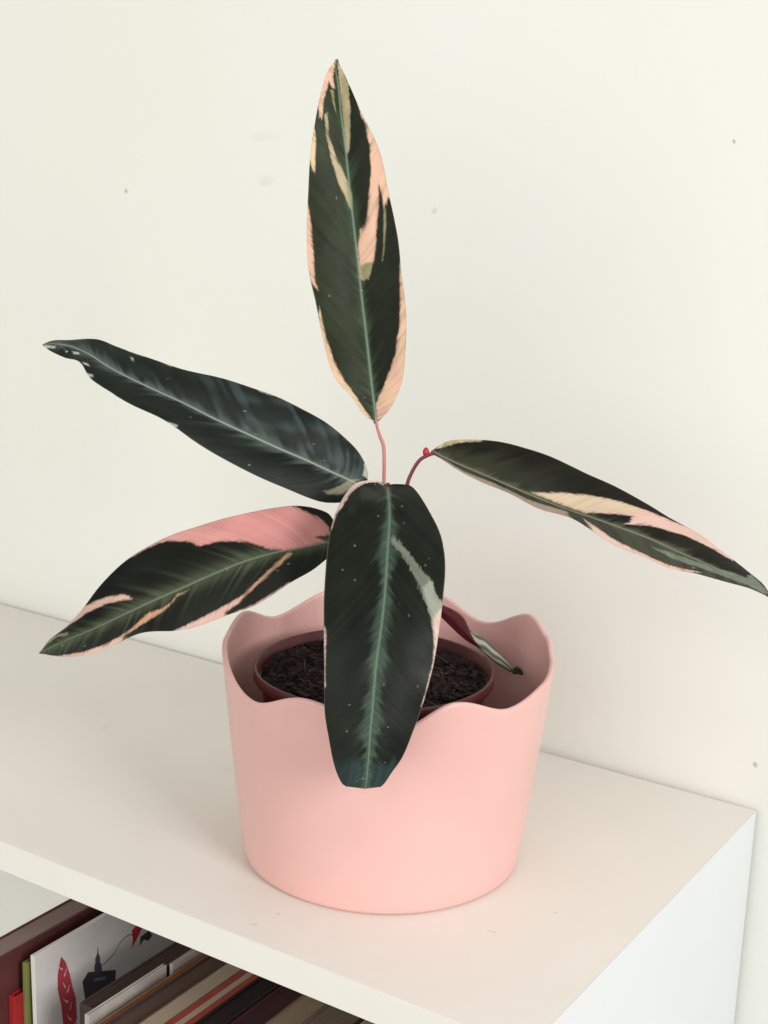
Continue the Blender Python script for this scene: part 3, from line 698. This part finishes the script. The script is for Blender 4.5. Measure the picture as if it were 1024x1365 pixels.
    if key == 'small':     # rolled up: its underside shows near the stalk, the striped face towards the tip
        strp = sstep(.42, .62, .5 + .5 * np.sin(Vv * 7.5 + 6 * U + 1.2 * noise1(X * 2, 77)))[..., None] * .8
        C = s2l(78, 92, 72) * (1 - strp) + strp * s2l(176, 172, 158)
        tipk = sstep(.90, .97, U)[..., None]; C = C * (1 - tipk) + tipk * s2l(50, 46, 30)
        k = (1 - sstep(-.02, .02, (U - .52) - (av * np.sign(Vv)) * .10))[..., None]
        mar = under * .42
        edge = (sstep(.8, .95, -Vv))[..., None]
        mar = mar * (1 - .6 * edge) + .6 * edge * s2l(196, 140, 132)
        C = C * (1 - k) + k * mar
    if key == 'front':     # dry brown line along the blunt tip
        k = sstep(.990, .997, U + .004 * noise1(Y * 8, 5))[..., None] * .8; C = C * (1 - k) + k * s2l(112, 92, 66)
    C = np.clip(C, .003, .9)
    # ---------------------------------------------------------- mesh: upper sheet, underside, closed margin
    NN2, _ = normals(G)
    thick = .012 + .02 * sstep(1, .9, av) + .10 * np.exp(-(Y / .09) ** 2) * (1 - .75 * U)
    Gb = G - NN2 * thick[..., None]
    idx = np.arange(nu * nv).reshape(nu, nv)
    q = np.stack([idx[:-1, :-1], idx[1:, :-1], idx[1:, 1:], idx[:-1, 1:]], -1).reshape(-1, 4)
    if sgn < 0: q = q[:, ::-1]
    off = nu * nv
    q2 = q[:, ::-1] + off
    def strip(line):
        s = np.stack([line[:-1], line[1:], line[1:] + off, line[:-1] + off], -1)
        return s
    rimq = np.vstack([strip(idx[:, 0])[:, ::-1], strip(idx[:, -1]), strip(idx[0, :]), strip(idx[-1, :])[:, ::-1]])
    V = np.vstack([G.reshape(-1, 3), Gb.reshape(-1, 3)])
    under = under * (1 - ek) + ek * C
    CC = np.vstack([C.reshape(-1, 3), under.reshape(-1, 3)])
    leaf = mesh_np('leaf', V, np.vstack([q, q2, rimq]), M_leaf, plant, True, CC)
    leaf['label'] = label
    tv, tf = tube(PETIOLES[key])
    mesh_np('petiole', tv, tf, petiole_mat, leaf)
    return leaf

build_leaf('upright', 'upright pointed leaf, dark green with peach margins', M_petiole_pale, 3)
build_leaf('left', 'long dark leaf with a painted silvery sheen reaching up to the left', M_petiole_dark, 8)
build_leaf('low', 'drooping lower left leaf with a large rose pink patch', M_petiole_dark, 13)
build_leaf('front', 'broad dark leaf with blunt tip hanging over the front rim', M_petiole_dark, 21)
rl = build_leaf('right', 'slender dark leaf with pink streak arching to the right', M_petiole_dark, 34)
sl = build_leaf('small', 'small rolled maroon leaf inside the pot', M_petiole_dark, 45, 160, 20)
tp = np.array(LEAVES['small'])[-1][1]
bm = bmesh.new(); bmesh.ops.create_icosphere(bm, subdivisions=3, radius=1)
for v in bm.verts:
    k = .55 + .9 * float(noise2(v.co.x * 2.3 + 11, v.co.y * 2.3 + v.co.z * 1.9 + 7, 5))
    p = Vector((v.co.x * .34, v.co.y * .18, v.co.z * .25)) * k
    v.co = (p + Vector(tp) + Vector((.02, 0, .12))) * S
me = bpy.data.meshes.new('withered_tip'); bm.to_mesh(me); bm.free()
link_mesh('withered_tip', me, simple('withered_leaf', tuple(s2l(58, 66, 48)), .6, .2, .5, 500, .4), sl)
# red bud on the bend of the right leaf stalk
bp_ = np.array(PETIOLES['right'])[6, :3]
bv, bf = tube([(*(bp_ + (-.02, 0, -.04)), .07), (*(bp_ + (-.08, 0, .08)), .17), (*(bp_ + (-.10, 0, .22)), .17), (*(bp_ + (-.08, 0, .36)), .11), (*(bp_ + (-.06, 0, .40)), .04)], 14)
mesh_np('bud', bv, bf, M_bud, rl)

# ------------------------------------------------------------------ books under the top board
def book(name, label, x0, x1, yf, zt, cover, pages, depth=17, board=.18, cat='book', recess=.28, tilt=0, spine=None):
    """upright book, spine to the front; zt is the height of its top, it stands on the lower board"""
    zb = -34.25
    root = empty(name, ((x0 + x1) / 2, yf + depth / 2, zb))
    tag(root, label, cat, 'books in the shelf')
    cm = simple(name + '_cover', cover, .5, .4, .12); pm = mottled(name + '_pages', tuple(np.array(pages) * .8), tuple(pages), 40, .8, .15, .3, 900, 4, .0008, stretch=(40, .4, 1))
    tl = ((x1, 0, zb), 'Y', tilt) if tilt else None
    box('cover_board', (x0, yf, zb), (x0 + board, yf + depth, zt), cm, root, .03, 2, tl)
    box('cover_board', (x1 - board, yf, zb), (x1, yf + depth, zt), cm, root, .03, 2, tl)
    box('spine', (x0 + board + .001, yf, zb), (x1 - board - .001, yf + .15, zt), cm if spine is None else simple(name + '_spine', spine, .5, .4, .12), root, .03, 2, tl)
    box('page_block', (x0 + board + .002, yf + .16, zb + .2), (x1 - board - .002, yf + depth - .3, zt - recess), pm, root, .02, 1, tl)
    return root
CREAM = (.43, .345, .26)
book('tall_book', 'dark maroon book with grey brown page edges, leftmost on the shelf', -20.3, -18.5, -13.0 + .9, -8.0, (.10, .028, .028), (.30, .22, .20), recess=.06)
book('red_book', 'bright red spined low book beside the green one', -18.45, -17.95, -11.0, -10.6, (.36, .018, .02), CREAM, board=.1)
book('green_book', 'thin olive green book behind the white picture book', -17.93, -17.62, -10.35, -8.6, (.18, .20, .055), CREAM, board=.08)

# white picture book, leaning a little to the left, its printed cover turned to the right
card = empty('picture_book', (-16.6, -2, -34.25))
tag(card, 'white picture book with red feather and black house on its cover', 'book', 'books in the shelf')
M_card = simple('white_card', (.66, .63, .61), .45, .3, .03)
LEAN = math.radians(-1.2)
piv = (-16.55, 0, -34.25)
TL = (piv, 'Y', LEAN)
box('cover_board', (-16.85, -10.2, -34.25), (-16.55, 8.5, -8.0), M_card, card, .03, 2, TL)
box('page_block', (-16.98, -10.0, -34.1), (-16.86, 8.3, -8.1), simple('card_pages', CREAM, .8, .1), card, .01, 1, TL)
def print_poly(name, pts, c, lift=.012):
    rot = Matrix.Rotation(LEAN, 3, 'Y'); pv = Vector(piv)
    x = -16.55 + lift
    V = [tuple(rot @ (Vector((x, y, z)) - pv) + pv) for y, z in pts] + [tuple(rot @ (Vector((x - lift - .01, y, z)) - pv) + pv) for y, z in pts]
    n = len(pts)
    F_ = [tuple(range(n)), tuple(range(2 * n - 1, n - 1, -1))] + [(i, i + n, (i + 1) % n + n, (i + 1) % n) for i in range(n)]
    o = mesh_np(name, V, F_, simple(name + '_ink', c, .5, .3, .1), card, False)
    bm = bmesh.new(); bm.from_mesh(o.data); bmesh.ops.recalc_face_normals(bm, faces=bm.faces[:]); bm.to_mesh(o.data); bm.free()
    return o
# feather
fe = [(-8.08, -9.0), (-7.75, -9.5), (-7.45, -10.4), (-7.25, -11.4), (-7.0, -12.3), (-6.95, -13.6), (-7.1, -15.2), (-7.5, -16), (-7.9, -15), (-8.1, -13.6), (-8.2, -12.2), (-8.45, -11.0), (-8.4, -10.0)]
print_poly('printed_feather', fe, (.40, .05, .065))
for k in range(9):
    z = -9.75 - .6 * k + random.uniform(-.1, .1); y = -8.0 + .095 * k; w = random.uniform(.18, .42); q = random.uniform(.05, .13)
    side = 1 if k % 2 else -1
    print_poly('feather_stripe', [(y, z), (y + side * w * .5, z + .12), (y + side * w, z + .36), (y + side * w * .95, z + .36 - q), (y + side * w * .4, z - q), (y, z - q - .05)], (.56, .40, .38), .022)
# small house with a tower
print_poly('printed_house', [(-6.4, -11.5), (-5.9, -11.1), (-3.5, -12.1), (-3.6, -13.0), (-5.9, -13.4), (-6.2, -12.9)], (.05, .052, .062))
print_poly('printed_tower', [(-5.35, -11.4), (-5.36, -10.95), (-5.25, -10.75), (-5.28, -10.55), (-5.08, -10.2), (-5.02, -9.75), (-4.98, -10.25), (-4.85, -10.65), (-4.88, -10.9), (-4.75, -11.1), (-4.72, -11.7)], (.07, .07, .09), .014)
print_poly('printed_window', [(-5.4, -11.75), (-4.4, -12.1), (-4.4, -12.3), (-5.4, -11.98)], (.16, .17, .19), .024)
ln = [(-4.6, -11.2), (-3.6, -10.9), (-3.1, -10.4), (-2.6, -10.25), (-2.2, -10.2), (-1.7, -10.6)]
print_poly('printed_line', ln + [(y, z - .07) for y, z in ln[::-1]], (.12, .11, .12))
print_poly('printed_mark', [(-2.0, -10.1), (-1.1, -9.7), (-1.0, -10.3), (-1.6, -10.9), (-2.0, -11.3), (-1.9, -10.7)], (.45, .02, .04))
print_poly('printed_twig', [(-1.2, -10.9), (-.4, -10.8), (-.1, -11.3), (-.5, -11.5), (-.9, -11.2), (-1.3, -11.5)], (.05, .05, .05))

book('umber_book', 'dark umber book between the picture book and the thin booklets', -13.1, -11.68, -10.6, -9.3, (.045, .028, .025), (.07, .045, .04), recess=.06)
book('grey_booklet', 'thin booklet with a pale worn top edge beside the picture book', -11.62, -11.32, -11.7, -8.9, (.50, .46, .42), (.5, .46, .42), 6.5, .1, 'booklet', .05)
book('pale_booklet', 'thin pale booklet pushed back behind the other booklet', -11.30, -11.05, -5.0, -8.9, (.45, .40, .36), (.5, .45, .4), 12, .1, 'booklet', .05)
book('orange_book', 'orange brown book with a worn corner beside the thin booklets', -11.0, -10.22, -11.4, -9.4, (.34, .15, .06), (.30, .16, .09), recess=.05)
book('brown_book', 'thick dark brown book between the orange and the cream ones', -10.2, -8.78, -12.0, -9.0, (.055, .032, .026), (.11, .07, .055), recess=.1)
book('cream_book', 'cream paged book with brown cover beside the red one', -8.76, -7.56, -12.0, -9.0, (.20, .11, .06), CREAM, board=.08, recess=.02)
book('scarlet_book', 'cream paged book with orange red cover', -7.54, -6.32, -12.0, -9.0, (.30, .045, .03), CREAM, board=.40, recess=.02)
book('black_book', 'thick black book next to the scarlet covered one', -6.3, -4.82, -12.0, -9.0, (.012, .008, .009), (.03, .02, .02), recess=.12)
book('maroon_book', 'dark maroon book between the black and the tan ones', -4.8, -3.12, -12.0, -9.1, (.085, .022, .028), (.06, .028, .03), recess=.06)
book('tan_book', 'tan paged book right of the dark maroon one', -3.1, -1.5, -12.0, -9.0, (.26, .19, .12), (.33, .25, .17), board=.12, recess=.02)
book('taupe_book', 'wide taupe book right of the tan paged one', -1.48, .80, -12.0, -9.0, (.16, .12, .09), (.21, .16, .12), board=.2, recess=.03)
book('beige_book', 'pale beige book at the right end of the row', 1.15, 2.9, -12.0, -9.0, (.45, .38, .28), CREAM, board=.15, recess=.03)
